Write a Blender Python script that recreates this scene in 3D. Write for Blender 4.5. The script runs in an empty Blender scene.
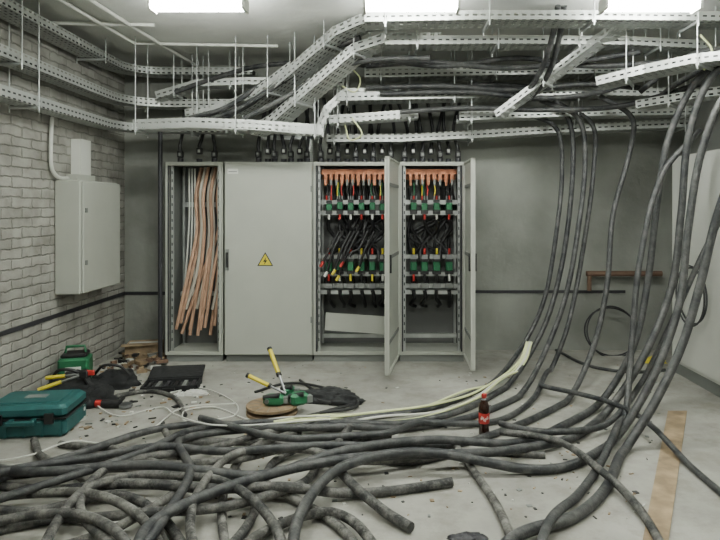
import bpy, math, random
from mathutils import Vector, Matrix, noise
random.seed(7)
scene=bpy.context.scene
CAMH=1.54; F=600.0; CX=385.0; CY=208.0
def P(px,py,Y): return Vector(((px-CX)/F*Y, Y, CAMH-(py-CY)/F*Y))
def FL(px,py,z=0.0):
    Y=F*(CAMH-z)/(py-CY); return Vector(((px-CX)/F*Y,Y,z))
XL,XR,YB,YN,ZC=-2.82,3.3,6.5,-1.5,3.08

# ---------------- materials ----------------
def mat(name,col,rough=.6,metal=0,var=0,vscale=5,bump=0,bscale=30,emit=0,trans=0,col2=None,alpha=1,spec=.5,dust=None):
    m=bpy.data.materials.new(name); m.use_nodes=True
    nt=m.node_tree; b=nt.nodes['Principled BSDF']
    b.inputs['Base Color'].default_value=(*col,1); b.inputs['Roughness'].default_value=rough
    b.inputs['Metallic'].default_value=metal
    b.inputs['Specular IOR Level'].default_value=spec
    if trans: b.inputs['Transmission Weight'].default_value=trans
    if emit:
        b.inputs['Emission Color'].default_value=(*col,1); b.inputs['Emission Strength'].default_value=emit
    tc=nt.nodes.new('ShaderNodeTexCoord')
    if var or col2:
        n=nt.nodes.new('ShaderNodeTexNoise'); n.inputs['Scale'].default_value=vscale; n.inputs['Detail'].default_value=6
        nt.links.new(tc.outputs['Object'],n.inputs['Vector'])
        r=nt.nodes.new('ShaderNodeValToRGB'); r.color_ramp.elements[0].position=.38; r.color_ramp.elements[1].position=.66
        c2=col2 if col2 else tuple(min(1,c*(1+var)) for c in col)
        c1=col if col2 else tuple(c*(1-var) for c in col)
        r.color_ramp.elements[0].color=(*c1,1); r.color_ramp.elements[1].color=(*c2,1)
        nt.links.new(n.outputs['Fac'],r.inputs['Fac']); last=r.outputs['Color']
        if dust:
            n5=nt.nodes.new('ShaderNodeTexNoise'); n5.inputs['Scale'].default_value=11; n5.inputs['Detail'].default_value=9; n5.inputs['Roughness'].default_value=.75
            nt.links.new(tc.outputs['Object'],n5.inputs['Vector'])
            r5=nt.nodes.new('ShaderNodeValToRGB'); r5.color_ramp.elements[0].position=.44; r5.color_ramp.elements[1].position=.66
            nt.links.new(n5.outputs['Fac'],r5.inputs['Fac'])
            mx=nt.nodes.new('ShaderNodeMix'); mx.data_type='RGBA'; mx.inputs[7].default_value=(*dust,1)
            nt.links.new(r5.outputs['Color'],mx.inputs[0]); nt.links.new(last,mx.inputs[6]); last=mx.outputs[2]
        nt.links.new(last,b.inputs['Base Color'])
    if bump:
        n2=nt.nodes.new('ShaderNodeTexNoise'); n2.inputs['Scale'].default_value=bscale; n2.inputs['Detail'].default_value=5
        nt.links.new(tc.outputs['Object'],n2.inputs['Vector'])
        bp=nt.nodes.new('ShaderNodeBump'); bp.inputs['Strength'].default_value=bump; bp.inputs['Distance'].default_value=.02
        nt.links.new(n2.outputs['Fac'],bp.inputs['Height']); nt.links.new(bp.outputs['Normal'],b.inputs['Normal'])
    return m
M={}
M['backwall']=mat('grey_plaster',(.25,.26,.235),.75,var=.2,vscale=1.4,bump=.35,bscale=12,col2=None)
M['rightwall']=mat('light_grey_plaster',(.38,.39,.37),.75,var=.1,vscale=1.6,bump=.3,bscale=12)
M['plain']=mat('light_plaster',(.55,.56,.53),.8,var=.08,vscale=2,bump=.2)
M['ceil']=mat('ceiling_concrete',(.76,.77,.73),.85,var=.07,vscale=2,bump=.4,bscale=8)
M['cab']=mat('cabinet_paint',(.43,.445,.395),.42,var=.03,vscale=3)
M['cabdark']=mat('cabinet_inner_shade',(.13,.135,.13),.5)  # light grey panel with the recess shade painted into its colour
M['plinth']=mat('plinth_grey',(.18,.19,.18),.6)
M['galv']=mat('galvanised',(.50,.52,.51),.38,metal=.6,var=.12,vscale=8)
M['black']=mat('black_rubber',(.012,.012,.013),.5)
M['blackcloth']=mat('black_cloth',(.012,.013,.014),.85,bump=.5,bscale=25)
M['cable']=mat('dusty_cable',(.020,.021,.022),.68,col2=(.06,.06,.058),vscale=5,bump=.3,bscale=60,spec=.3,dust=(.19,.185,.17))
M['cable2']=mat('dusty_cable_light',(.035,.035,.034),.8,col2=(.10,.098,.09),vscale=5,bump=.35,bscale=50,spec=.25,dust=(.25,.245,.225))
M['hcable']=mat('hanging_cable',(.018,.020,.023),.52,col2=(.045,.047,.048),vscale=5,bump=.15,bscale=60,spec=.4,dust=(.10,.10,.097))
M['copper']=mat('copper_orange',(.48,.19,.10),.5,metal=.3,var=.2,vscale=20)
M['orange']=mat('orange_sheath',(.50,.31,.21),.6,var=.15,vscale=10)
M['white']=mat('white_plastic',(.66,.67,.62),.5)
M['tanwhite']=mat('pale_sheath',(.52,.49,.42),.5)
M['cord']=mat('white_cord',(.66,.66,.61),.5)
M['lime']=mat('lime_hose',(.72,.76,.42),.5)
M['red']=mat('red_plastic',(.45,.03,.025),.4)
M['yellow']=mat('yellow_plastic',(.66,.55,.04),.45)
M['green']=mat('green_plastic',(.015,.13,.055),.5)
M['teal']=mat('teal_case',(.012,.085,.085),.55,var=.15,vscale=9)
M['wood']=mat('wood',(.24,.17,.10),.8,var=.25,vscale=12)
M['tan']=mat('tan_board',(.33,.245,.15),.9,var=.3,vscale=8)
M['paper']=mat('paper',(.60,.60,.56),.8)
M['steel']=mat('steel',(.35,.36,.37),.35,metal=.9)
M['cola']=mat('cola_liquid',(.025,.008,.004),.08,spec=.6)
M['clear']=mat('clear_pet',(.35,.36,.36),.1)
M['rust']=mat('rust_pipe',(.15,.09,.06),.7,var=.2)
M['stripe']=mat('ground_strip',(.025,.025,.03),.5)
M['lamp']=mat('lamp_tube',(.97,1,.93),.5,emit=120)
def brick():
    m=mat('painted_brick',(.47,.47,.43),.75); nt=m.node_tree; b=nt.nodes['Principled BSDF']
    g=nt.nodes.new('ShaderNodeNewGeometry'); s=nt.nodes.new('ShaderNodeSeparateXYZ'); c=nt.nodes.new('ShaderNodeCombineXYZ')
    nt.links.new(g.outputs['Position'],s.inputs[0]); nt.links.new(s.outputs['Y'],c.inputs['X']); nt.links.new(s.outputs['Z'],c.inputs['Y'])
    n=nt.nodes.new('ShaderNodeTexNoise'); n.inputs['Scale'].default_value=14; n.inputs['Detail'].default_value=6
    nt.links.new(c.outputs[0],n.inputs['Vector'])
    v=nt.nodes.new('ShaderNodeVectorMath'); v.operation='MULTIPLY_ADD'; v.inputs[1].default_value=(.04,.04,0)
    nt.links.new(n.outputs['Color'],v.inputs[0]); nt.links.new(c.outputs[0],v.inputs[2])
    t=nt.nodes.new('ShaderNodeTexBrick'); t.inputs['Scale'].default_value=1; t.inputs['Brick Width'].default_value=.26
    t.inputs['Row Height'].default_value=.078; t.inputs['Mortar Size'].default_value=.010; t.inputs['Mortar Smooth'].default_value=1
    t.inputs['Color1'].default_value=(.41,.40,.365,1); t.inputs['Color2'].default_value=(.33,.325,.295,1); t.inputs['Mortar'].default_value=(.27,.265,.24,1)
    nt.links.new(v.outputs[0],t.inputs['Vector'])
    mx=nt.nodes.new('ShaderNodeMix'); mx.data_type='RGBA'; mx.blend_type='MULTIPLY'; mx.inputs[0].default_value=.8
    r=nt.nodes.new('ShaderNodeValToRGB'); r.color_ramp.elements[0].position=.3; r.color_ramp.elements[0].color=(.5,.5,.48,1); r.color_ramp.elements[1].position=.6
    n3=nt.nodes.new('ShaderNodeTexNoise'); n3.inputs['Scale'].default_value=5; n3.inputs['Detail'].default_value=9
    nt.links.new(c.outputs[0],n3.inputs['Vector']); nt.links.new(n3.outputs['Fac'],r.inputs['Fac'])
    nt.links.new(t.outputs['Color'],mx.inputs[6]); nt.links.new(r.outputs['Color'],mx.inputs[7]); nt.links.new(mx.outputs[2],b.inputs['Base Color'])
    ma=nt.nodes.new('ShaderNodeMath'); ma.operation='MULTIPLY_ADD'; ma.inputs[1].default_value=-.6
    nt.links.new(t.outputs['Fac'],ma.inputs[0]); nt.links.new(n3.outputs['Fac'],ma.inputs[2])
    bp=nt.nodes.new('ShaderNodeBump'); bp.inputs['Strength'].default_value=.9; bp.inputs['Distance'].default_value=.018
    nt.links.new(ma.outputs[0],bp.inputs['Height']); nt.links.new(bp.outputs['Normal'],b.inputs['Normal'])
    return m
M['brick']=brick()
def floormat():
    m=mat('concrete_floor',(.4,.4,.37),.85); nt=m.node_tree; b=nt.nodes['Principled BSDF']
    b.inputs['Specular IOR Level'].default_value=.3
    g=nt.nodes.new('ShaderNodeNewGeometry')
    def nz(s,d,lo,hi,c1,c2,ro=.5):
        n=nt.nodes.new('ShaderNodeTexNoise'); n.inputs['Scale'].default_value=s; n.inputs['Detail'].default_value=d; n.inputs['Roughness'].default_value=ro
        nt.links.new(g.outputs['Position'],n.inputs['Vector'])
        r=nt.nodes.new('ShaderNodeValToRGB'); r.color_ramp.elements[0].position=lo; r.color_ramp.elements[1].position=hi
        r.color_ramp.elements[0].color=(*c1,1); r.color_ramp.elements[1].color=(*c2,1)
        nt.links.new(n.outputs['Fac'],r.inputs['Fac']); return n,r
    n1,r1=nz(1.1,10,.36,.66,(.26,.255,.23),(.42,.415,.375),.62)
    n2,r2=nz(5,12,.36,.54,(.62,.60,.56),(1,1,1),.7)
    def mul(a,c,f):
        mx=nt.nodes.new('ShaderNodeMix'); mx.data_type='RGBA'; mx.blend_type='MULTIPLY'; mx.inputs[0].default_value=f
        nt.links.new(a,mx.inputs[6]); nt.links.new(c,mx.inputs[7]); return mx.outputs[2]
    o=mul(r1.outputs[0],r2.outputs[0],.6)
    nt.links.new(o,b.inputs['Base Color'])
    bp=nt.nodes.new('ShaderNodeBump'); bp.inputs['Strength'].default_value=.3; bp.inputs['Distance'].default_value=.008
    nt.links.new(n2.outputs['Fac'],bp.inputs['Height']); nt.links.new(bp.outputs['Normal'],b.inputs['Normal'])
    return m
M['floor']=floormat()
def perf():
    m=bpy.data.materials.new('perforated_galvanised'); m.use_nodes=True; nt=m.node_tree; b=nt.nodes['Principled BSDF']
    b.inputs['Base Color'].default_value=(.50,.52,.50,1); b.inputs['Metallic'].default_value=.5; b.inputs['Roughness'].default_value=.42
    uv=nt.nodes.new('ShaderNodeUVMap'); s=nt.nodes.new('ShaderNodeSeparateXYZ'); nt.links.new(uv.outputs[0],s.inputs[0])
    def band(out,per,lo,hi):
        a=nt.nodes.new('ShaderNodeMath'); a.operation='DIVIDE'; a.inputs[1].default_value=per; nt.links.new(out,a.inputs[0])
        f=nt.nodes.new('ShaderNodeMath'); f.operation='FRACT'; nt.links.new(a.outputs[0],f.inputs[0])
        g=nt.nodes.new('ShaderNodeMath'); g.operation='GREATER_THAN'; g.inputs[1].default_value=lo; nt.links.new(f.outputs[0],g.inputs[0])
        l=nt.nodes.new('ShaderNodeMath'); l.operation='LESS_THAN'; l.inputs[1].default_value=hi; nt.links.new(f.outputs[0],l.inputs[0])
        k=nt.nodes.new('ShaderNodeMath'); k.operation='MULTIPLY'; nt.links.new(g.outputs[0],k.inputs[0]); nt.links.new(l.outputs[0],k.inputs[1]); return k
    u=band(s.outputs[0],.06,.24,.76); v=band(s.outputs[1],.04,.33,.67)
    k=nt.nodes.new('ShaderNodeMath'); k.operation='MULTIPLY'; nt.links.new(u.outputs[0],k.inputs[0]); nt.links.new(v.outputs[0],k.inputs[1])
    iv=nt.nodes.new('ShaderNodeMath'); iv.operation='SUBTRACT'; iv.inputs[0].default_value=1; nt.links.new(k.outputs[0],iv.inputs[1])
    nt.links.new(iv.outputs[0],b.inputs['Alpha'])
    return m
M['perf']=perf()

# ---------------- builder ----------------
class B:
    def __init__(s): s.v=[];s.f=[];s.m=[];s.sm=[];s.mats=[];s.uv={}
    def mi(s,m):
        if m not in s.mats: s.mats.append(m)
        return s.mats.index(m)
    def add(s,vs,fs,m,smooth=False,T=None):
        o=len(s.v); i=s.mi(m)
        for v in vs:
            v=Vector(v); s.v.append(T@v if T else v)
        for f in fs: s.f.append([o+k for k in f]); s.m.append(i); s.sm.append(smooth)
    def box(s,c,d,m,T=None,rz=0,ch=0.0):
        x,y,z=d[0]/2,d[1]/2,d[2]/2
        R=Matrix.Translation(Vector(c))@Matrix.Rotation(rz,4,'Z')
        if T: R=T@R
        if ch<=0:
            vs=[(-x,-y,-z),(x,-y,-z),(x,y,-z),(-x,y,-z),(-x,-y,z),(x,-y,z),(x,y,z),(-x,y,z)]
            fs=[(3,2,1,0),(4,5,6,7),(0,1,5,4),(1,2,6,5),(2,3,7,6),(3,0,4,7)]
        else:
            vs=[];
            for (zz,q) in ((-z,ch),(-z+ch,0),(z-ch,0),(z,ch)):
                X=x-q;Y=y-q
                vs+=[(-X+ch,-Y,zz),(X-ch,-Y,zz),(X,-Y+ch,zz),(X,Y-ch,zz),(X-ch,Y,zz),(-X+ch,Y,zz),(-X,Y-ch,zz),(-X,-Y+ch,zz)]
            fs=[tuple(range(7,-1,-1)),tuple(range(24,32))]
            for r in range(3):
                for k in range(8): fs.append((r*8+k,r*8+(k+1)%8,r*8+8+(k+1)%8,r*8+8+k))
        s.add(vs,fs,m,False,R)
    def bb(s,x0,x1,y0,y1,z0,z1,m,**k): s.box(((x0+x1)/2,(y0+y1)/2,(z0+z1)/2),(abs(x1-x0),abs(y1-y0),abs(z1-z0)),m,**k)
    def tube(s,pts,r,m,n=8,caps=True,closed=False,r2=None):
        pts=[Vector(p) for p in pts]; N=len(pts)
        if N<2: return
        up=None; vs=[]
        for i,p in enumerate(pts):
            a=pts[(i-1)%N] if (closed or i>0) else p; c=pts[(i+1)%N] if (closed or i<N-1) else p
            t=(c-a)
            if t.length<1e-9: t=Vector((0,0,1))
            t.normalize()
            if up is None: up=t.orthogonal().normalized()
            up=(up-t*up.dot(t))
            if up.length<1e-6: up=t.orthogonal()
            up.normalize(); sd=t.cross(up)
            rr=r if r2 is None else r+(r2-r)*i/(N-1)
            for k in range(n):
                a=2*math.pi*k/n; vs.append(p+(up*math.cos(a)+sd*math.sin(a))*rr)
        fs=[]
        for i in range(N if closed else N-1):
            j=(i+1)%N
            for k in range(n): fs.append((i*n+k,i*n+(k+1)%n,j*n+(k+1)%n,j*n+k))
        s.add(vs,fs,m,True)
        if caps and not closed:
            s.add(vs[:n],[tuple(range(n-1,-1,-1))],m); s.add(vs[-n:],[tuple(range(n))],m)
    def lathe(s,prof,m,n=24,T=None):
        vs=[];fs=[]
        for (r,z) in prof:
            for k in range(n):
                a=2*math.pi*k/n; vs.append((r*math.cos(a),r*math.sin(a),z))
        for i in range(len(prof)-1):
            for k in range(n): fs.append((i*n+k,i*n+(k+1)%n,(i+1)*n+(k+1)%n,(i+1)*n+k))
        s.add(vs,fs,m,True,T)
        s.add(vs[:n],[tuple(range(n-1,-1,-1))],m,False,T); s.add(vs[-n:],[tuple(range(n))],m,False,T)
    def prism(s,poly,d,m,T):
        n=len(poly); vs=[(x,0,z) for x,z in poly]+[(x,-d,z) for x,z in poly]
        fs=[tuple(range(n)),tuple(range(2*n-1,n-1,-1))]+[(i,(i+1)%n,n+(i+1)%n,n+i) for i in range(n)]
        s.add(vs,fs,m,False,T)
    def blob(s,c,d,m,seed=0,amp=.3,fr=2.5,nu=28,nv=14):
        vs=[];fs=[]
        for j in range(nv+1):
            ph=math.pi/2*j/nv
            for i in range(nu):
                th=2*math.pi*i/nu
                q=Vector((math.cos(th)*math.cos(ph),math.sin(th)*math.cos(ph),math.sin(ph)))
                k=1+amp*noise.noise(q*fr+Vector((seed*7.3,seed,0)))+amp*.5*noise.noise(q*fr*2.7+Vector((seed,3,0)))
                vs.append((c[0]+q.x*d[0]/2*k,c[1]+q.y*d[1]/2*k,c[2]+max(0,q.z*d[2]*k)))
        for j in range(nv):
            for i in range(nu): fs.append((j*nu+i,j*nu+(i+1)%nu,(j+1)*nu+(i+1)%nu,(j+1)*nu+i))
        s.add(vs,fs,m,True)
    def build(s,name,parent=None):
        me=bpy.data.meshes.new(name); me.from_pydata([tuple(v) for v in s.v],[],s.f)
        for m in s.mats: me.materials.append(M[m])
        for p,i,sm in zip(me.polygons,s.m,s.sm): p.material_index=i; p.use_smooth=sm
        me.update()
        o=bpy.data.objects.new(name,me); scene.collection.objects.link(o)
        if parent: o.parent=parent
        return o
def crom(pts,step=.03):
    pts=[Vector(p) for p in pts]; out=[]
    q=[pts[0]*2-pts[1]]+pts+[pts[-1]*2-pts[-2]]
    for i in range(1,len(q)-2):
        a,b,c,d=q[i-1:i+3]; n=max(2,int((c-b).length/step))
        L=(c-b).length
        t1=(c-a); t2=(d-b)
        t1=t1*(L/max(1e-6,(c-b).length+(b-a).length)); t2=t2*(L/max(1e-6,(c-b).length+(d-c).length))
        for k in range(n):
            t=k/n; t_2=t*t; t3=t_2*t
            out.append(b*(2*t3-3*t_2+1)+t1*(t3-2*t_2+t)+c*(-2*t3+3*t_2)+t2*(t3-t_2))
    out.append(pts[-1]); return out

# ---------------- room ----------------
def slab(name,x0,x1,y0,y1,z0,z1,m):
    b=B(); b.bb(x0,x1,y0,y1,z0,z1,m); return b.build(name)
slab('floor',XL-.2,XR+.2,YN-.2,YB+.2,-.15,0,'floor')
slab('ceiling',XL-.2,XR+.2,YN-.2,YB+.2,ZC,ZC+.15,'ceil')
slab('wall_back',XL-.2,XR+.2,YB,YB+.2,0,ZC,'backwall')
slab('wall_left',XL-.2,XL,YN,YB,0,ZC,'brick')
slab('wall_right',XR,XR+.2,YN,YB,0,ZC,'rightwall')
slab('wall_front',XL-.2,XR+.2,YN-.2,YN,0,ZC,'plain')
slab('trim_1',XL,XL+.012,YN,YB,.60,.635,'stripe')
slab('trim_2',XL,-2.25,YB-.012,YB,.60,.635,'stripe')
slab('trim_3',.85,2.6,YB-.012,YB,.62,.65,'stripe')

# ---------------- lamps ----------------
def lamp(x,y,L=.62):
    b=B(); z=ZC-.15
    b.bb(x-L/2,x+L/2,y-.02,y+.02,z+.04,z+.06,'white')
    for sx in (-1,1):
        b.bb(x+sx*(L/2+.01)-.01,x+sx*(L/2+.01)+.01,y-.07,y+.07,z-.04,z+.05,'white')
        b.tube([(x+sx*L*.35,y,z+.06),(x+sx*L*.35,y,ZC-.002)],.006,'galv',6)
    for dy in (-.045,.045): b.tube([(x-L/2,y+dy,z),(x+L/2,y+dy,z)],.026,'lamp',12)
    b.build('fluorescent_lamp')
for x,y in ((-1.28,4.12),(.18,4.12),(1.82,4.12),(-1.3,1.6),(.2,1.6),(1.95,1.6)): lamp(x,y)

# ---------------- cabinets ----------------
YF=6.0
def cabinet(x0,x1,inner='cabdark'):
    b=B(); t=.02; z0,z1=.07,2.0; yb=YB-.03
    b.bb(x0+.01,x1-.01,YF+.02,yb,0,z0,'plinth')
    b.bb(x0,x0+t,YF+.02,yb,z0,z1,'cab'); b.bb(x1-t,x1,YF+.02,yb,z0,z1,'cab')
    b.bb(x0+t,x1-t,YF+.02,yb,z1-t,z1,'cab'); b.bb(x0+t,x1-t,YF+.02,yb,z0,z0+t,'cab')
    b.bb(x0+t,x1-t,yb-.02,yb,z0+t,z1-t,inner)
    for x in (x0+t+.002,x1-t-.002): b.bb(x-.002,x+.002,YF+.06,yb-.03,z0+t,z1-t,'plinth')
    fw=.035
    b.bb(x0,x0+fw,YF,YF+.03,z0,z1,'cab'); b.bb(x1-fw,x1,YF,YF+.03,z0,z1,'cab')
    b.bb(x0+fw,x1-fw,YF,YF+.03,z1-fw,z1,'cab'); b.bb(x0+fw,x1-fw,YF,YF+.03,z0,z0+fw,'cab')
    for x in (x0+.055,x1-.055):
        for y in (YF+.06,yb-.06):
            b.bb(x-.012,x+.012,y-.012,y+.012,z0+.02,z1-.02,'galv')
    for k in range(22):
        z=.2+k*.08
        for x in (x0+.055,x1-.055): b.bb(x-.005,x+.005,YF+.044,YF+.049,z,z+.03,'stripe')
    for x in (x0+fw,x1-fw): b.bb(x-.007,x+.007,YF-.008,YF,z0+fw,z1-fw,'stripe')
    b.bb(x0-.002,x0+.004,YF-.002,YF,z0,z1,'stripe')
    return b
b=cabinet(-2.2,-1.62)
b.bb(-1.655,-1.63,YF-.02,YF,.08,1.98,'cab')
cab1=b.build('electrical_cabinet')
b=B()
rn=random.Random(3)
for i in range(15):
    xt=-1.95+.021*i+rn.uniform(-.01,.01); yt=6.12+rn.uniform(-.03,.18)
    xb=-2.12+.032*(i%9)+rn.uniform(-.02,.02) if i<10 else -1.84+.035*(i-10)
    m='orange' if i not in (2,5,8,12) else 'tanwhite'
    zt=1.72-.02*rn.random()*4; zb=.26+rn.uniform(-.04,.10) if m=='orange' else .5
    yb_=6.10+rn.uniform(0,.12)
    b.tube(crom([(xt+.03,yt+.08,1.96),(xt,yt,zt),(xt+.01,yt,1.3),((xt+xb)/2+.03,yb_,.85),(xb,yb_,zb)],.06),.017,m,8)
for i in range(3):
    x=-2.06+.03*i
    b.tube(crom([(x+.02,6.25,1.95),(x+.03,6.22,1.4),(x-.02+.02*i,6.2,.6)],.08),.009,'white',6)
b.bb(-2.10,-1.72,6.30,6.34,1.55,1.60,'galv'); b.bb(-2.15,-1.68,6.30,6.34,.62,.66,'galv')
b.build('sheathed_cables',cab1)
b=cabinet(-1.6,-.72)
x0,x1=-1.6,-.72
b.box(((x0+x1)/2,YF-.022,1.035),(x1-x0-.01,.03,1.91),'cab',ch=.006)
b.bb(x0+.02,x0+.045,YF-.055,YF-.037,.95,1.10,'black'); b.bb(x0+.015,x0+.05,YF-.045,YF-.037,.92,1.13,'plinth')
for z in (.4,1.7): b.bb(x1-.02,x1-.005,YF-.05,YF-.037,z,z+.06,'plinth')
b.bb(x0+.035,x0+.14,YF-.0385,YF-.0365,1.88,1.93,'white'); b.bb(x0+.045,x0+.13,YF-.0395,YF-.0385,1.897,1.905,'plinth')
T=Matrix.Translation((-1.19,YF-.037,1.01))
def tri(r): return [(r*math.cos(a),r*math.sin(a)) for a in (math.pi/2,math.pi*7/6,-math.pi/6)]
b.prism(tri(.092),.003,'black',T); b.prism(tri(.074),.0045,'yellow',T)
b.prism([(.012,.045),(-.022,-.005),(-.002,-.003),(-.012,-.035),(.022,.012),(.003,.01)],.006,'black',T)
b.build('electrical_cabinet')
def gear(x0,x1,parent,n,seed):
    r=random.Random(seed); b=B(); W=x1-x0; a=x0+.09; c=x1-.09
    for k,z in enumerate((1.91,1.86)):
        b.bb(a-.02,c+.02,6.12+.09*k,6.17+.09*k,z-.025,z+.025,'copper')
    for i in range(n*2):
        x=a+(c-a)*(i+.5)/(n*2); zz=1.80+r.uniform(-.02,.03)
        b.bb(x-.016,x+.016,6.10,6.30,zz,1.885,'copper'); b.bb(x-.01,x+.01,6.08,6.10,1.77,1.83,'plinth' if i%3 else 'copper')
    cols=['yellow','green','red']
    for z in (1.60,1.49): b.bb(a-.06,c+.06,6.17,6.20,z-.022,z+.022,'galv')
    for z in (1.04,.86,.74): b.bb(a-.06,c+.06,6.17,6.21,z-.02,z+.02,'galv')
    b.bb(a-.06,c+.06,6.13,6.22,.66,.70,'galv')
    w=(c-a)/n
    for i in range(n):
        x=a+w*(i+.5)+r.uniform(-.008,.008); dz=r.uniform(-.01,.01)
        b.box((x,6.13,1.555+dz),(w*.5,.07,.075),'green',ch=.006)
        b.box((x,6.12,1.61+dz),(w*.5,.05,.03),'black'); b.box((x,6.12,1.50),(w*.6,.05,.04),'black')
        for j in (-1,0,1):
            col=cols[(j+1)%3]
            b.tube([(x+j*w*.22,6.11,1.62),(x+j*w*.22,6.11,1.665)],.009,'red' if r.random()<.5 else 'steel',6)
            b.tube(crom([(x+j*w*.22,6.11,1.665),(x+j*w*.2+r.uniform(-.02,.02),6.13,1.72),(x+j*w*.2,6.16,1.80)],.03),.007,'black' if r.random()<.6 else col,6)
        b.tube([(x,6.11,1.475),(x,6.11,1.42)],.012,'red' if i%2 else 'white',8)
        x2=a+w*((i*1.7+1.2)%n+.5)
        b.tube(crom([(x,6.11,1.43),(x+r.uniform(-.05,.05),6.18,1.33),((x+x2)/2,6.24,1.22),(x2,6.14,1.10),(x2,6.12,1.02)],.05),.020,'black',8)
        for q in range(2):
            x3=a+(c-a)*r.random(); x4=a+(c-a)*r.random()
            b.tube(crom([(x3,6.28,1.75),(x3+.03,6.3,1.5),(x4,6.28-.05*q,1.25),(x,6.27,1.02),(x+r.uniform(-.05,.05),6.25,.72)],.06),.017,'black',8)
        b.tube([(x,6.10,1.07),(x,6.10,1.13)],.012,'red' if (i+seed)%2 else 'yellow',8)
        b.box((x,6.10,1.04),(w*.5,.04,.05),'steel')
        b.box((x,6.12,.95+dz),(w*.55,.08,.10),'green',ch=.008); b.box((x,6.10,1.01),(w*.6,.06,.025),'black'); b.box((x,6.11,.885),(w*.7,.06,.035),'black')
        b.tube([(x,6.09,.87),(x,6.09,.80)],.012,r.choice(['yellow','red','white','black']),8)
        b.box((x,6.10,.75),(w*.7,.05,.05),'plinth' if i%2 else 'steel',ch=.005)
        b.tube(crom([(x,6.12,.70),(x+r.uniform(-.02,.03),6.14,.62),(x+r.uniform(-.05,.05),6.25,.54),(x+.03,6.35,.5)],.04),.019,'black',8)
    b.build('fuse_gear',parent)
b=cabinet(-.72,.12)
b.box((-.30,6.14,.36),(.62,.012,.18),'cab',T=Matrix.Translation((-.30,6.14,.36))@Matrix.Rotation(.07,4,'Y')@Matrix.Translation((.30,-6.14,-.36)))
b.bb(-.64,.04,6.2,6.24,.2,.24,'galv')
c3=b.build('electrical_cabinet'); gear(-.72,.12,c3,6,1)
b=B()
for x,z,col in ((-.42,1.00,'red'),(-.50,.92,'yellow'),(-.46,.86,'yellow'),(-.33,1.1,'black'),(-.58,.9,'white'),(-.62,1.0,'red'),(-.26,.95,'yellow')):
    b.tube(crom([(x+.15,6.12,1.30),(x+.06,6.04,1.12),(x,6.03,z)],.04),.014,'black',8); b.tube([(x,6.03,z),(x-.03,6.02,z-.05)],.015,col,8)
b.build('loose_tails',c3)
b=cabinet(.14,.80); b.bb(.2,.74,6.2,6.24,.2,.24,'galv')
c4=b.build('electrical_cabinet'); gear(.14,.80,c4,4,2)
def door(hx,hy,ex,ey,parent):
    b=B(); L=math.hypot(ex-hx,ey-hy); a=math.atan2(ey-hy,ex-hx); T=Matrix.Translation((hx,hy,0))@Matrix.Rotation(a,4,'Z')
    b.box((L/2,0,1.035),(L,.012,1.91),'cab',T=T)
    for x in (.008,L-.008): b.box((x,0,1.035),(.016,.04,1.91),'cab',T=T)
    for z in (.088,1.982): b.box((L/2,0,z),(L,.04,.016),'cab',T=T)
    for z in (.35,1.1,1.75): b.box((L/2,0,z),(L-.1,.03,.03),'plinth',T=T)
    b.box((L-.04,0,1.05),(.03,.07,.16),'black',T=T)
    b.build('cabinet_door',parent)
door(.13,5.975,.017,5.22,c3); door(.80,5.975,.79,5.38,c4)
b=B()
b.bb(2.72,3.2,2.6,5.65,0,.10,'plinth')
for y0,y1 in ((2.6,3.6),(3.61,4.62),(4.63,5.65)):
    b.bb(2.72,3.2,y0,y1,.10,2.02,'white'); b.bb(2.70,2.72,y0+.01,y1-.01,.13,1.99,'white'); b.bb(2.685,2.70,y0+.05,y0+.08,.95,1.12,'black')
b.build('switchgear_cabinet')
b=B()
XW=XL+.004
b.box((XW+.11,5.475,1.29),(.22,.73,.98),'cab',ch=.01); b.box((XW+.232,5.475,1.29),(.02,.71,.96),'cab',ch=.005)
for z in (1.05,1.5): b.bb(XW+.24,XW+.252,5.15,5.18,z,z+.04,'plinth')
b.bb(XW,XW+.10,5.3,5.62,1.78,1.84,'cab')
b.bb(XW,XW+.09,5.38,5.56,1.84,2.16,'white')
b.tube(crom([(XW+.03,5.02,2.30),(XW+.03,5.0,2.0),(XW+.03,5.02,1.86),(XW+.04,5.1,1.80),(XW+.04,5.25,1.80)],.04),.016,'white',8)
b.build('junction_box')
b=B(); b.tube([(-2.24,5.98,0),(-2.24,5.98,2.33)],.022,'stripe',10); b.box((-2.24,5.98,.01),(.09,.09,.02),'stripe'); b.build('support_post')

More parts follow.
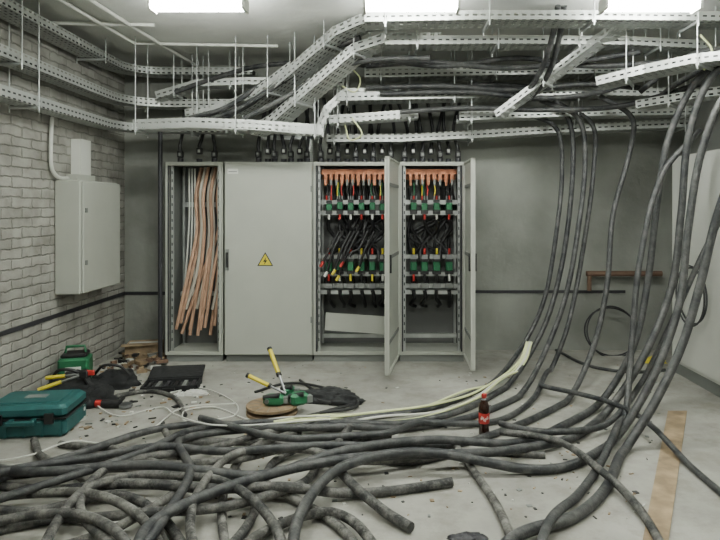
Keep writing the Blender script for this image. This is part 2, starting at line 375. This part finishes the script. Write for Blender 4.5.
# ---------------- trays ----------------
def tray(pts,w=.2,h=.07,hang=(),m='perf',cables=0,rr=.02,seed=1):
    pts=[Vector(p) for p in pts]
    b=B(); N=len(pts); prof=[(-w/2+.015,h),(-w/2,h),(-w/2,0),(w/2,0),(w/2,h),(w/2-.015,h)]
    vlen=[0]
    for i in range(1,len(prof)): vlen.append(vlen[-1]+math.dist(prof[i],prof[i-1]))
    u=0; us=[];rows=[];sides=[]
    for i,p in enumerate(pts):
        t=(pts[min(N-1,i+1)]-pts[max(0,i-1)]).normalized(); sd=t.cross(Vector((0,0,1)))
        if sd.length<.05: sd=Vector((1,0,0))
        sd.normalize(); up=sd.cross(t)
        k=1
        if 0<i<N-1:
            d=(pts[i+1]-p).normalized(); k=min(1.5,1/max(.5,abs(d.dot(t))))
        if i: u+=(p-pts[i-1]).length
        us.append(u); sides.append((sd,up))
        rows.append([p+sd*(x*k)+up*z for x,z in prof])
    me_v=[v for r in rows for v in r]; K=len(prof); fs=[]; uv=[]
    for i in range(N-1):
        for k in range(K-1):
            fs.append((i*K+k,i*K+k+1,(i+1)*K+k+1,(i+1)*K+k)); uv.append(((us[i],vlen[k]-.0),(us[i],vlen[k+1]),(us[i+1],vlen[k+1]),(us[i+1],vlen[k])))
    b.add(me_v,fs,m); nper=len(fs)
    def at(f):
        L=f*us[-1]
        for i in range(N-1):
            if us[i+1]>=L-1e-6:
                t=(L-us[i])/max(1e-6,us[i+1]-us[i]); return pts[i].lerp(pts[i+1],t),sides[i][0]
        return pts[-1],sides[-1][0]
    for f in hang:
        p,sd=at(f); e=w/2+.03
        a=p-sd*e; c=p+sd*e
        b.tube([a-Vector((0,0,.015)),c-Vector((0,0,.015))],.014,'galv',4)
        for q in (a,c):
            if XL+.02<q.x<XR-.02 and q.y<YB-.02: b.tube([q-Vector((0,0,.05)),(q.x,q.y,ZC-.002)],.0055,'galv',6)
    if cables:
        r=random.Random(seed)
        for c in range(cables):
            off=-w/2+.04+(w-.08)*(c+.5)/cables
            pp=[pts[i]+sides[i][0]*(off+r.uniform(-.012,.012))+sides[i][1]*(rr+.006+r.uniform(0,.03)) for i in range(N)]
            b.tube(crom(pp,.12),rr,'hcable',7)
    o=b.build('cable_tray')
    ul=o.data.uv_layers.new(name='UVMap')
    for pi,p in enumerate(o.data.polygons):
        for j,li in enumerate(p.loop_indices):
            ul.data[li].uv = uv[pi][j] if pi<nper else (0,0)
    return o
def corner(z,x,yb,xe,r=.45,y0=1.0,zend=None):
    pts=[(x,y0,z),(x,3,z),(x,4.5,z),(x,yb-r,z)]
    for k in range(1,6):
        a=math.pi/2*k/6; pts.append((x+r-r*math.cos(a),yb-r+r*math.sin(a),z))
    pts+=[(x+r,yb,z),((x+r+xe)/2,yb,z),(xe,yb,z if zend is None else zend)]
    return pts
tray(corner(2.90,-2.66,6.2,-1.35,.4),.2,.07,(.2,.45,.7,.98),cables=3)
tray(corner(2.57,-2.68,6.2,-1.2,.5),.18,.08,(.3,.5,.9),cables=3,seed=2)
tray(corner(2.30,-2.68,6.1,-1.3,.45),.16,.08,(.3,.55,.9),cables=2,seed=3)
tray([P(138,131,5.5),P(195,129,5.5),P(250,131,5.5),P(322,136,5.5)],.22,.09,(.02,.55,.97))
tray([P(190,118,5.75),P(230,112,5.7),P(262,98,5.5),P(300,70,5.3)],.2,.07,(.1,))
tray([P(160,100,6.0),P(200,88,6.0),P(250,86,6.0),P(345,88,6.0)],.18,.07,(.1,.4,.8),cables=2)
tray([P(240,118,5.7),P(262,108,5.6),P(345,38,4.95),P(366,28,4.85),P(420,26,4.7)],.22,.08,(.25,.62),cables=3,rr=.02)
tray([P(258,136,5.6),P(280,124,5.5),P(362,55,5.05),P(385,46,5.0),P(440,46,5.0)],.22,.08,(.3,.66),cables=2)
tray([P(322,136,5.7),P(330,112,5.7),P(345,98,5.75),P(400,97,5.8)],.16,.08)
tray([P(365,26,4.5),P(480,24,4.5),P(600,24,4.5),P(770,26,4.5)],.22,.07,(.05,.3,.55,.8),cables=3)
tray([P(385,48,5.0),P(500,47,5.0),P(620,48,5.0),P(700,52,5.0)],.22,.07,(.1,.35,.6,.85),cables=4,seed=5)
tray([P(365,80,5.7),P(480,78,5.7),P(610,76,5.7),P(690,70,5.6)],.25,.09,(.05,.4,.7),cables=4,rr=.024,seed=6)
tray([P(338,103,5.75),P(480,100,5.75),P(610,98,5.75),P(668,98,5.7)],.25,.08,(.03,.35,.65,.95),cables=4,rr=.024,seed=7)
tray([P(330,125,5.8),P(375,122,5.8),P(418,119,5.8)],.2,.08,(.1,.9))
tray([P(458,122,5.8),P(560,118,5.8),P(690,116,5.8)],.22,.08,(.05,.5,.95),cables=3,seed=8)
tray([P(328,143,6.15),P(400,143,6.15),P(480,139,6.15),P(560,134,6.1),P(690,128,6.0)],.25,.08,(.02,.4,.7,.97),cables=3,seed=9)
tray([P(500,118,5.4),P(545,85,5.2),P(600,45,4.9),P(625,28,4.7)],.16,.06,(.4,))
tray([P(600,88,5.0),P(650,76,4.8),P(700,66,4.5),P(760,60,4.2)],.26,.07,(.2,.7),cables=4,rr=.024,seed=4)
tray([P(640,110,5.3),P(700,100,5.0),P(760,92,4.8)],.24,.07,(.3,.8),cables=3,rr=.024,seed=10)
b=B()
for pts in ([(-2.4,3.5,ZC-.03),(-2.3,5.5,ZC-.03),(-1.0,5.6,ZC-.03)],[(-2.2,3.2,ZC-.03),(-2.1,5.1,ZC-.03),(-2.0,6.4,ZC-.03)],[(-2.75,4.9,ZC-.03),(-1.9,4.95,ZC-.03)]):
    b.tube(pts,.016,'white',8)
b.build('ceiling_conduit')

# ---------------- loose overhead cables ----------------
b=B()
for pts in (
 [P(190,118,5.6),P(225,108,5.5),P(265,82,5.4),P(310,55,5.2),P(352,36,5.0)],
 [P(200,122,5.6),P(240,108,5.5),P(285,80,5.3),P(330,50,5.1),P(360,38,4.95)],
 [P(212,124,5.6),P(250,104,5.5),P(296,70,5.3),P(336,46,5.1),P(366,42,5.0)],
 [P(558,6,4.5),P(554,30,4.65),P(543,66,4.95),P(524,95,5.3),P(498,112,5.6)],
 [P(564,6,4.55),P(560,34,4.7),P(550,70,5.0),P(532,96,5.35),P(510,108,5.6)],
 [P(366,88,5.6),P(440,86,5.55),P(520,90,5.55),P(585,84,5.5),P(640,88,5.3)],
 [P(366,66,5.4),P(430,62,5.3),P(500,68,5.3),P(560,64,5.2),P(640,52,5.0)],
 [P(372,58,5.3),P(440,66,5.3),P(520,58,5.3),P(590,66,5.2),P(690,60,5.0)],
 [P(380,94,5.6),P(470,92,5.55),P(540,98,5.5),P(600,92,5.4),P(660,70,5.0)],
 [P(400,112,5.6),P(470,108,5.55),P(540,110,5.5),P(620,106,5.4),P(700,84,5.0)],
 [P(245,118,5.4),P(290,95,5.3),P(330,70,5.2),P(370,60,5.1),P(430,58,5.1)],
 [P(175,92,5.9),P(215,78,5.9),P(260,66,5.8),P(330,62,5.7),P(370,66,5.6)],
 [P(640,92,5.2),P(670,68,5.0),P(700,52,4.7),P(740,48,4.4)],
 [P(650,104,5.2),P(680,82,5.0),P(715,66,4.6),P(750,64,4.3)],
): b.tube(crom(pts,.05),.024,'hcable',8)
b.build('overhead_cable_bundle')
b=B()
b.tube(crom([P(352,118,5.6),P(362,134,5.6),P(350,140,5.7),P(345,125,5.8)],.03),.008,'lime',6)
b.tube(crom([P(340,60,5.6),P(360,78,5.6),P(355,92,5.6),P(342,86,5.6)],.03),.007,'lime',6)
b.tube(crom([P(700,35,4.5),P(712,50,4.5),P(704,70,4.5)],.03),.008,'lime',6)
b.build('earth_wire')
b=B(); r=random.Random(11)
for (xa,xb_,n) in ((-1.30,-.80,7),(-.66,.06,9),(.20,.75,7),(-2.1,-1.75,3)):
    for i in range(n):
        x=xa+(xb_-xa)*i/(n-1); y=6.16+.07*(i%2)
        b.tube([(x,y,2.0),(x,y,2.05)],.030,'stripe',10)
        zt=2.09+.04*(i%2)
        b.box((x,y,zt),(.055,.05,.07),'black',ch=.006); b.box((x,y-.026,zt),(.025,.003,.03),'white' if i%2 else 'plinth')
        b.tube(crom([(x,y,zt+.03),(x+r.uniform(-.01,.01),y,2.18),(x+r.uniform(-.05,.05),y+.06,2.34),(x+r.uniform(-.08,.08),6.33,2.7)],.06),.018,'black',8)
    b.bb(xa-.03,xb_+.03,6.13,6.27,2.0,2.012,'plinth')
b.build('cable_glands')
b=B()
b.bb(-1.34,-.76,6.3,6.34,2.26,2.30,'galv'); b.bb(-1.34,-1.30,6.3,6.34,2.0,2.3,'galv'); b.bb(-.80,-.76,6.3,6.34,2.0,2.3,'galv')
b.build('support_frame')

# ---------------- draped cables ----------------
H={}; G=.02
def drape(pts,r):
    n=len(pts); req=[]
    R=int(math.ceil(r*.8/G))
    for p in pts:
        ix,iy=int(round(p.x/G)),int(round(p.y/G)); h=0
        for dx in range(-R,R+1):
            for dy in range(-R,R+1):
                if dx*dx+dy*dy<=R*R: h=max(h,H.get((ix+dx,iy+dy),0))
        req.append(min(h,.10)+r)
    k=3; req=[max(req[max(0,i-k):i+k+1]) for i in range(n)]
    for _ in range(4):
        req=[sum(req[max(0,i-5):i+6])/len(req[max(0,i-5):i+6]) for i in range(n)]
    out=[]
    for p,z in zip(pts,req): out.append(Vector((p.x,p.y,max(p.z,z,r))))
    for p in out:
        ix,iy=int(round(p.x/G)),int(round(p.y/G))
        if p.z<.4:
            for dx in range(-R,R+1):
                for dy in range(-R,R+1):
                    if dx*dx+dy*dy<=R*R:
                        kk=(ix+dx,iy+dy); H[kk]=max(H.get(kk,0),p.z+r*.75)
    return out
def path(spec,r,step=.025):
    pts=[]
    for q in spec: pts.append(P(*q) if len(q)==3 else FL(q[0],q[1],r))
    return drape(crom(pts,step),r)
tang=[
 ([(-60,462),(20,474),(100,458),(200,442),(300,446),(400,462),(470,452),(545,455)],.026,'cable'),
 ([(34,440),(42,458),(80,478),(130,505),(165,545),(175,600)],.027,'cable2'),
 ([(185,415),(175,398),(150,391),(118,396),(95,404)],.022,'cable'),
 ([(-60,500),(30,512),(110,500),(160,520),(190,560),(200,620)],.028,'cable'),
 ([(300,436),(250,452),(228,480),(222,520),(235,590)],.027,'cable2'),
 ([(330,442),(275,462),(262,495),(240,540),(190,600)],.027,'cable'),
 ([(165,435),(182,465),(172,500),(125,530),(60,548),(0,560)],.027,'cable2'),
 ([(-60,466),(40,478),(140,470),(240,482),(330,520),(380,580)],.028,'cable2'),
 ([(60,444),(120,454),(165,476),(230,470),(300,454),(380,450),(430,458)],.026,'cable2'),
 ([(-40,540),(50,520),(140,525),(230,515),(300,490),(330,455),(390,440)],.028,'cable'),
 ([(-60,478),(60,492),(170,498),(290,500),(390,491),(452,482)],.031,'cable'),
 ([(120,560),(80,520),(110,482),(180,462),(260,440),(350,430)],.027,'cable'),
 ([(350,436),(335,462),(352,492),(380,512),(411,529)],.031,'cable'),
 ([(456,450),(478,478),(498,508),(520,560)],.027,'cable2'),
 ([(400,600),(360,535),(330,518),(290,524),(250,545),(230,600)],.028,'cable2'),
 ([(30,600),(50,545),(90,505),(150,488),(210,495),(270,530),(300,600)],.028,'cable'),
 ([(-60,515),(20,500),(80,508),(150,540),(170,620)],.027,'cable2'),
 ([(-60,545),(10,530),(70,532),(120,552),(150,600)],.027,'cable'),
 ([(210,600),(190,540),(205,500),(240,468),(300,462),(350,470),(420,462)],.027,'cable2'),
]
bt=B()
KR=.84
for spec,r,m in tang:
    r*=KR; bt.tube(path(spec,r),r,m,9)
bt.build('power_cable_tangle')
hang=[
 ([(470,84,5.72),(540,90,5.72),(568,118,5.72),(573,160,5.7),(566,240,5.66),(552,305,5.6),(535,345,5.5),(505,388),(462,410),(400,424),(310,430),(210,424),(150,436),(60,470),(-40,500)],.027),
 ([(540,100,5.6),(578,118,5.6),(585,160,5.58),(578,230,5.5),(566,295,5.42),(548,345,5.3),(518,397),(466,418),(395,430),(300,438),(225,436),(180,450),(190,490),(170,530),(120,600)],.027),
 ([(520,112,5.8),(556,128,5.8),(562,170,5.8),(556,235,5.75),(544,300,5.7),(523,345,5.6),(488,386),(430,408),(360,418),(290,424),(215,432),(140,470),(40,500),(-60,520)],.025),
 ([(600,96,5.5),(632,118,5.5),(630,150,5.5),(613,215,5.4),(607,285,5.25),(594,345,5.1),(566,402),(520,424),(450,446),(350,458),(250,466),(150,462),(50,478),(-60,505)],.027),
 ([(560,104,5.7),(592,124,5.7),(594,165,5.65),(583,250,5.55),(568,325,5.4),(550,372,5.3),(528,404),(500,420),(460,426),(420,428),(380,446),(300,452),(240,440),(200,430)],.025),
 ([(720,62,4.5),(694,84,4.7),(668,140,4.8),(657,205,4.8),(648,280,4.75),(634,345,4.65),(604,398,4.6),(566,424),(510,448),(430,452),(330,470),(250,492),(140,482),(30,488),(-60,470)],.030),
 ([(760,56,4.3),(716,72,4.5),(690,130,4.6),(681,215,4.6),(672,285,4.55),(646,352,4.45),(610,408,4.4),(572,438),(512,456),(420,466),(330,478),(230,506),(150,548),(130,620)],.031),
 ([(770,72,4.2),(728,92,4.3),(702,150,4.35),(688,230,4.35),(680,300,4.3),(660,362,4.2),(634,412,4.1),(606,447),(560,468),(480,470),(400,470),(340,486),(300,530),(290,600)],.031),
 ([(770,120,4.0),(735,170,4.0),(716,220,4.05),(700,285,4.05),(682,345,4.0),(655,402,3.9),(625,450,3.75),(606,488),(576,516),(520,540),(460,590)],.032),
 ([(700,130,4.7),(662,175,4.7),(640,260,4.6),(632,340,4.5),(626,410,4.25),(610,452),(575,500),(545,540),(530,600)],.026),
 ([(725,210,4.6),(700,260,4.6),(668,330,4.6),(640,385,4.5),(600,432),(555,440),(520,436),(500,430)],.024),
]
for spec,r in hang:
    r*=.88
    pts=path(spec,r); b=B(); b.tube(pts,r,'hcable',10); b.build('power_cable')
for spec,r,m in (([(540,392),(575,402),(620,420),(670,452),(718,490),(760,530)],.019,'hcable'),
                 ([(500,443),(560,452),(600,478),(640,512),(670,560)],.022,'cable'),
                 ([(556,350),(590,366),(630,372),(665,370)],.015,'hcable'),):
    b=B(); b.tube(path(spec,r),r,m,9); b.build('power_cable')
b=B()
for k in range(4):
    d=k*3.2
    spec=[(527+k*1.5,342,5.45),(520+k*2,360,5.35),(500+k*2,378+d,5.1),(470+k*3,394+d),(430,407+d),(370,415+d),(310,423+d),(274+4*k,430+d*.6)]
    b.tube(path(spec,.010),.010,'lime' if k!=2 else 'cord',8)
b.build('lime_hose_bundle')
b=B()
for spec in ([(170,394),(200,388),(236,404),(230,420),(190,428),(185,414),(215,408),(260,424),(330,428)],
             [(-30,462),(30,460),(70,448),(110,446),(150,430),(180,412),(235,406)],
             [(90,404),(120,416),(160,408),(175,420),(215,440),(330,434)]):
    b.tube(path(spec,.006,.02),.006,'cord',6)
b.build('extension_cord')
for (cx,cy,Y,R,n) in ((612,332,6.3,.26,2),(712,290,5.75,.24,2)):
    b=B(); c=P(cx,cy,Y)
    if cx>700: c=Vector((2.66,5.2,.78))
    for k in range(n):
        pts=[]
        for i in range(36):
            a=2*math.pi*i/36
            if cx>700: pts.append((c.x-.02*k,c.y+math.cos(a)*R,c.z+math.sin(a)*(R+.02*k)))
            else: pts.append((c.x+math.cos(a)*(R+.02*k),c.y+.02*k+.06*math.sin(a),c.z+math.sin(a)*(R-.02*k)))
        b.tube(pts,.008,'stripe',6,closed=True)
    b.build('wire_coil')
b=B(); b.tube([(2.15,6.4,.84),(2.95,6.4,.84)],.03,'rust',10)
for x in (2.25,2.85): b.bb(x-.015,x+.015,6.4,YB-.003,.82,.86,'rust')
b.tube([(2.18,6.4,.84),(2.18,6.4,.66)],.024,'rust',8); b.build('rusty_pipe')

# ---------------- bottle ----------------
c=FL(484,435); T=Matrix.Translation(c)
b=B()
b.lathe([(.024,0),(.031,.004),(.036,.015),(.035,.04),(.032,.06),(.034,.085)],'cola',24,T)
b.lathe([(.0355,.085),(.037,.09),(.037,.150),(.0355,.155)],'red',24,T)
b.lathe([(.0355,.155),(.037,.175),(.035,.198),(.026,.222),(.017,.240)],'cola',24,T)
b.lathe([(.017,.240),(.0135,.248),(.013,.262)],'clear',20,T)
b.lathe([(.016,.253),(.0175,.255),(.0175,.276),(.014,.280)],'red',20,T)
for k in range(9):
    a=-2.3+k*.17; z=.120+.008*math.sin(k*1.1)
    b.box((.0372*math.cos(a),.0372*math.sin(a),z),(.004,.0035,.016+.008*(k%2)),'white',T=T,rz=a)
b.build('cola_bottle')

# ---------------- tool group centre ----------------
c=FL(272,413); 
b=B(); T=Matrix.Translation((c.x,c.y,0))
b.lathe([(.19,.0),(.19,.02)],'wood',36,T); b.lathe([(.08,.02),(.08,.05)],'wood',20,T); b.lathe([(.19,.05),(.19,.068)],'wood',36,T)
for k in range(12):
    a=k*math.pi/6; b.box((.13*math.cos(a),.13*math.sin(a),.069),(.09,.003,.002),'plinth',T=T,rz=a)
b.tube([(c.x+.12*math.cos(a*.3),c.y+.12*math.sin(a*.3),.035) for a in range(21)],.014,'hcable',8,closed=True)
b.build('wooden_cable_reel')
def cutter(base,h1,h2,heads,hr=.014):
    b=B(); base=Vector(base)
    for h in (h1,h2):
        h=Vector(h); d=(h-base)
        b.tube([base,base+d*.45],.010,'steel',8); b.tube([base+d*.42,base+d],hr,'yellow',10); b.tube([base+d*.40,base+d*.46],hr+.004,'black',10); b.tube([h,h+d.normalized()*.02],hr+.003,'black',10)
    for i,(p,s) in enumerate(heads):
        b.box(p,s,'green',rz=.5*i,ch=.02)
        b.tube([(p[0]-s[0]*.3,p[1]-s[1]/2-.006,p[2]),(p[0]-s[0]*.3,p[1]+s[1]/2+.006,p[2])],.018,'steel',10)
        b.box((p[0]+s[0]*.55,p[1],p[2]),(s[0]*.3,s[1]*.5,s[2]*.55),'plinth',rz=.5*i)
        b.tube([(p[0]-s[0]*.5,p[1]-.02,p[2]+.02),(p[0]+s[0]*.3,p[1]-.03,p[2]+.04)],.02,'black',8)
    b.build('cable_cutter')
bz=Vector((c.x+.10,c.y+.02,.14))
cutter(bz,P(270,350,4.75),P(249,376,4.6),[((c.x+.02,c.y-.03,.11),(.15,.09,.08)),((c.x+.20,c.y+.0,.11),(.14,.10,.09)),((c.x+.11,c.y+.08,.14),(.11,.08,.08))],.017)
q=FL(318,405)
b=B(); b.blob((q.x+.05,q.y+.12,0),(.48,.22,.09),'blackcloth',3,.3,2); b.blob((q.x+.2,q.y+.05,0),(.30,.2,.06),'blackcloth',5,.4,2); b.build('black_tool_bag')
b=B()
for spec in ([(262,412),(290,404),(330,398),(356,402),(330,410),(290,420),(262,420)],[(300,380),(318,392),(345,398),(330,404),(305,398)],[(255,392),(285,384),(320,388),(350,396),(356,408),(320,414)]):
    b.tube(path(spec,.012,.02),.012,'black',8)
b.build('rubber_lead')
def opencase(cx,cy,w,d,h,rz,content):
    b=B(); T=Matrix.Translation((cx,cy,0))@Matrix.Rotation(rz,4,'Z')
    b.box((0,0,.01),(w,d,.02),'blackcloth',T=T,ch=.004)
    for sx in (-1,1): b.box((sx*(w/2-.008),0,h/2),(.016,d,h),'blackcloth',T=T)
    for sy in (-1,1): b.box((0,sy*(d/2-.008),h/2),(w,.016,h),'blackcloth',T=T)
    L=T@Matrix.Translation((0,d/2,h))@Matrix.Rotation(.25,4,'X')
    b.box((0,d*.4,.0),(w,d*.8,.02),'blackcloth',T=L,ch=.004)
    b.box((0,-d/2-.015,h*.6),(.10,.02,.02),'black',T=T)
    for i in range(6):
        b.box((-w/2+.05+i*(w-.1)/5,0,h*.55),(.03,d*.6,.03),content[i%len(content)],T=T)
    b.build('tool_case')
p=FL(172,388); opencase(p.x,p.y,.46,.26,.05,.15,['black','plinth','stripe'])
b=B(); p=FL(112,386); b.blob((p.x,p.y,0),(.42,.3,.13),'blackcloth',8,.35,2); b.tube(crom([(p.x-.15,p.y,.1),(p.x-.05,p.y-.05,.19),(p.x+.08,p.y-.03,.18),(p.x+.16,p.y,.09)],.03),.012,'black',8); b.build('black_tool_bag')
b=B(); p=FL(196,394); b.blob((p.x,p.y,0),(.2,.12,.03),'paper',2,.5); b.blob((p.x-.12,p.y-.03,0),(.1,.08,.02),'paper',4,.6); b.build('crumpled_paper')
b=B(); T=Matrix.Translation((-2.43,4.19,0))@Matrix.Rotation(.12,4,'Z')@Matrix.Scale(1.15,4)
b.box((0,0,.055),(.46,.34,.11),'teal',T=T,ch=.02); b.box((0,0,.15),(.46,.34,.075),'teal',T=T,ch=.02); b.box((0,0,.111),(.465,.345,.008),'black',T=T)
b.box((0,0,.19),(.34,.22,.01),'teal',T=T,ch=.004); b.box((0,0,.197),(.12,.06,.004),'plinth',T=T)
for x in (-.14,.14): b.box((x,-.176,.115),(.05,.015,.06),'black',T=T)
for x in (-.06,.06): b.box((x,-.19,.105),(.02,.04,.03),'teal',T=T)
b.box((0,-.215,.105),(.16,.025,.03),'teal',T=T,ch=.006)
for x in (-.2,-.1,0,.1,.2): b.box((x,.0,.055),(.012,.35,.09),'teal',T=T)
b.build('power_tool_case')
b=B(); b.blob((-2.52,4.85,0),(.46,.46,.20),'blackcloth',12,.3,2); b.blob((-2.3,4.75,0),(.34,.3,.13),'blackcloth',15,.3,2)
b.tube(crom([(-2.65,4.75,.17),(-2.55,4.70,.27),(-2.42,4.72,.25),(-2.36,4.76,.14)],.03),.013,'black',8); b.build('black_tool_bag')
b=B(); T=Matrix.Translation((-2.64,5.12,0))@Matrix.Rotation(.3,4,'Z')
b.box((0,0,.14),(.24,.22,.28),'green',T=T,ch=.02); b.box((0,0,.295),(.2,.18,.03),'black',T=T,ch=.008); b.tube([T@Vector((-.08,0,.30)),T@Vector((-.07,0,.36)),T@Vector((.07,0,.36)),T@Vector((.08,0,.30))],.012,'green',8)
b.box((0,-.112,.16),(.12,.006,.10),'paper',T=T); b.build('green_canister')
b=B()
def cut2(a,c2,e2):
    a,c2,e2=map(Vector,(a,c2,e2))
    for e in (c2,e2): b.tube([a,(a+e)/2],.009,'steel',8); b.tube([(a+e)/2,e],.015,'yellow',10)
    b.box(a,(.07,.04,.06),'black',ch=.008); b.box(a+Vector((.05,0,.01)),(.06,.02,.04),'red',ch=.004)
cut2(P(84,374,4.62),P(38,390,4.5),P(46,378,4.6)); b.build('bolt_cutter')
b=B(); p=FL(75,402); x,y=p.x,p.y
b.tube([(x-.10,y,.06),(x+.05,y,.06)],.038,'green',14); b.tube([(x+.05,y,.06),(x+.11,y,.06)],.026,'black',12,r2=.016); b.tube([(x+.11,y,.06),(x+.2,y,.06)],.006,'steel',6)
b.tube([(x-.06,y,.05),(x-.08,y-.13,.035)],.022,'black',10); b.box((x-.085,y-.16,.035),(.07,.05,.07),'black',ch=.01); b.box((x-.02,y,.10),(.06,.02,.006),'red')
b.build('cordless_drill')
b=B(); p=FL(118,408); x,y=p.x,p.y
b.tube([(x-.12,y,.035),(x+.02,y,.035)],.033,'black',12); b.lathe([(.05,0),(.05,.02)],'steel',20,Matrix.Translation((x+.06,y,.012))); b.tube([(x-.12,y,.035),(x-.17,y,.035)],.027,'red',10); b.tube([(x,y,.04),(x,y+.1,.05)],.014,'black',8)
b.build('angle_grinder')
b=B(); p=FL(80,420); b.lathe([(.035,0),(.035,.09),(.03,.1),(.03,.11)],'paper',18,Matrix.Translation((p.x,p.y,0))); b.lathe([(.0355,.03),(.0355,.07)],'teal',18,Matrix.Translation((p.x,p.y,0))); b.build('sealant_can')
# debris
b=B(); r=random.Random(5)
for i in range(90):
    p=FL(r.uniform(100,165),r.uniform(354,374)); s=r.uniform(.02,.12)
    if p.y>6.40 or p.x<XL+.12: continue
    b.box((p.x,p.y,.012+r.random()*.05),(s,s*r.uniform(.2,.8),.012+.02*r.random()),r.choice(['wood','tan','paper','plinth','wood','rust','black']),rz=r.uniform(0,3))
for i in range(110):
    p=FL(r.uniform(60,210),r.uniform(368,432)); s=r.uniform(.012,.06)
    if p.x<XL+.12: continue
    b.box((p.x,p.y,.006),(s,s*r.uniform(.15,.8),.008),r.choice(['wood','paper','plinth','black','tan','black','cord']),rz=r.uniform(0,3))
for i in range(420):
    p=FL(r.uniform(60,660),r.uniform(362,520)); s=r.uniform(.006,.03)
    if p.x<XL+.12 or p.y>5.95: continue
    b.box((p.x,p.y,.002),(s,s*r.uniform(.2,1),.004),r.choice(['wood','paper','plinth','black','tan','black']),rz=r.uniform(0,3))
b.build('construction_debris')
b=B(); b.box((-2.50,6.25,.07),(.34,.26,.14),'tan',rz=.2); b.box((-2.5,6.10,.15),(.34,.1,.006),'tan',rz=.3); b.box((-2.50,6.25,.143),(.3,.05,.004),'paper',rz=.2); b.build('cardboard_box')
b=B()
p=[FL(668,412),FL(687,412),FL(668,545),FL(642,545)]
vs=[(v.x,v.y,0) for v in p]+[(v.x,v.y,.010) for v in p]
b.add(vs,[(3,2,1,0),(4,5,6,7),(0,1,5,4),(1,2,6,5),(2,3,7,6),(3,0,4,7)],'tan'); b.build('wooden_plank')
b=B(); q=FL(652,362); b.blob((q.x,q.y,0),(.24,.14,.05),'yellow',3,.4); b.build('yellow_bag')
b=B(); q=FL(468,540); b.blob((q.x,q.y,0),(.17,.10,.025),'stripe',6,.5,2); b.build('rubber_scrap')

# ---------------- world & camera ----------------
w=bpy.data.worlds.new('World'); scene.world=w; w.use_nodes=True
w.node_tree.nodes['Background'].inputs[0].default_value=(.7,.75,.75,1); w.node_tree.nodes['Background'].inputs[1].default_value=.05
cd=bpy.data.cameras.new('camera'); cam=bpy.data.objects.new('camera',cd); scene.collection.objects.link(cam)
cam.location=(0,0,CAMH); cam.rotation_euler=(math.pi/2,0,0)
cd.sensor_width=36; cd.lens=30; cd.shift_x=-25/720; cd.shift_y=-62/720; cd.clip_start=.05
scene.camera=cam
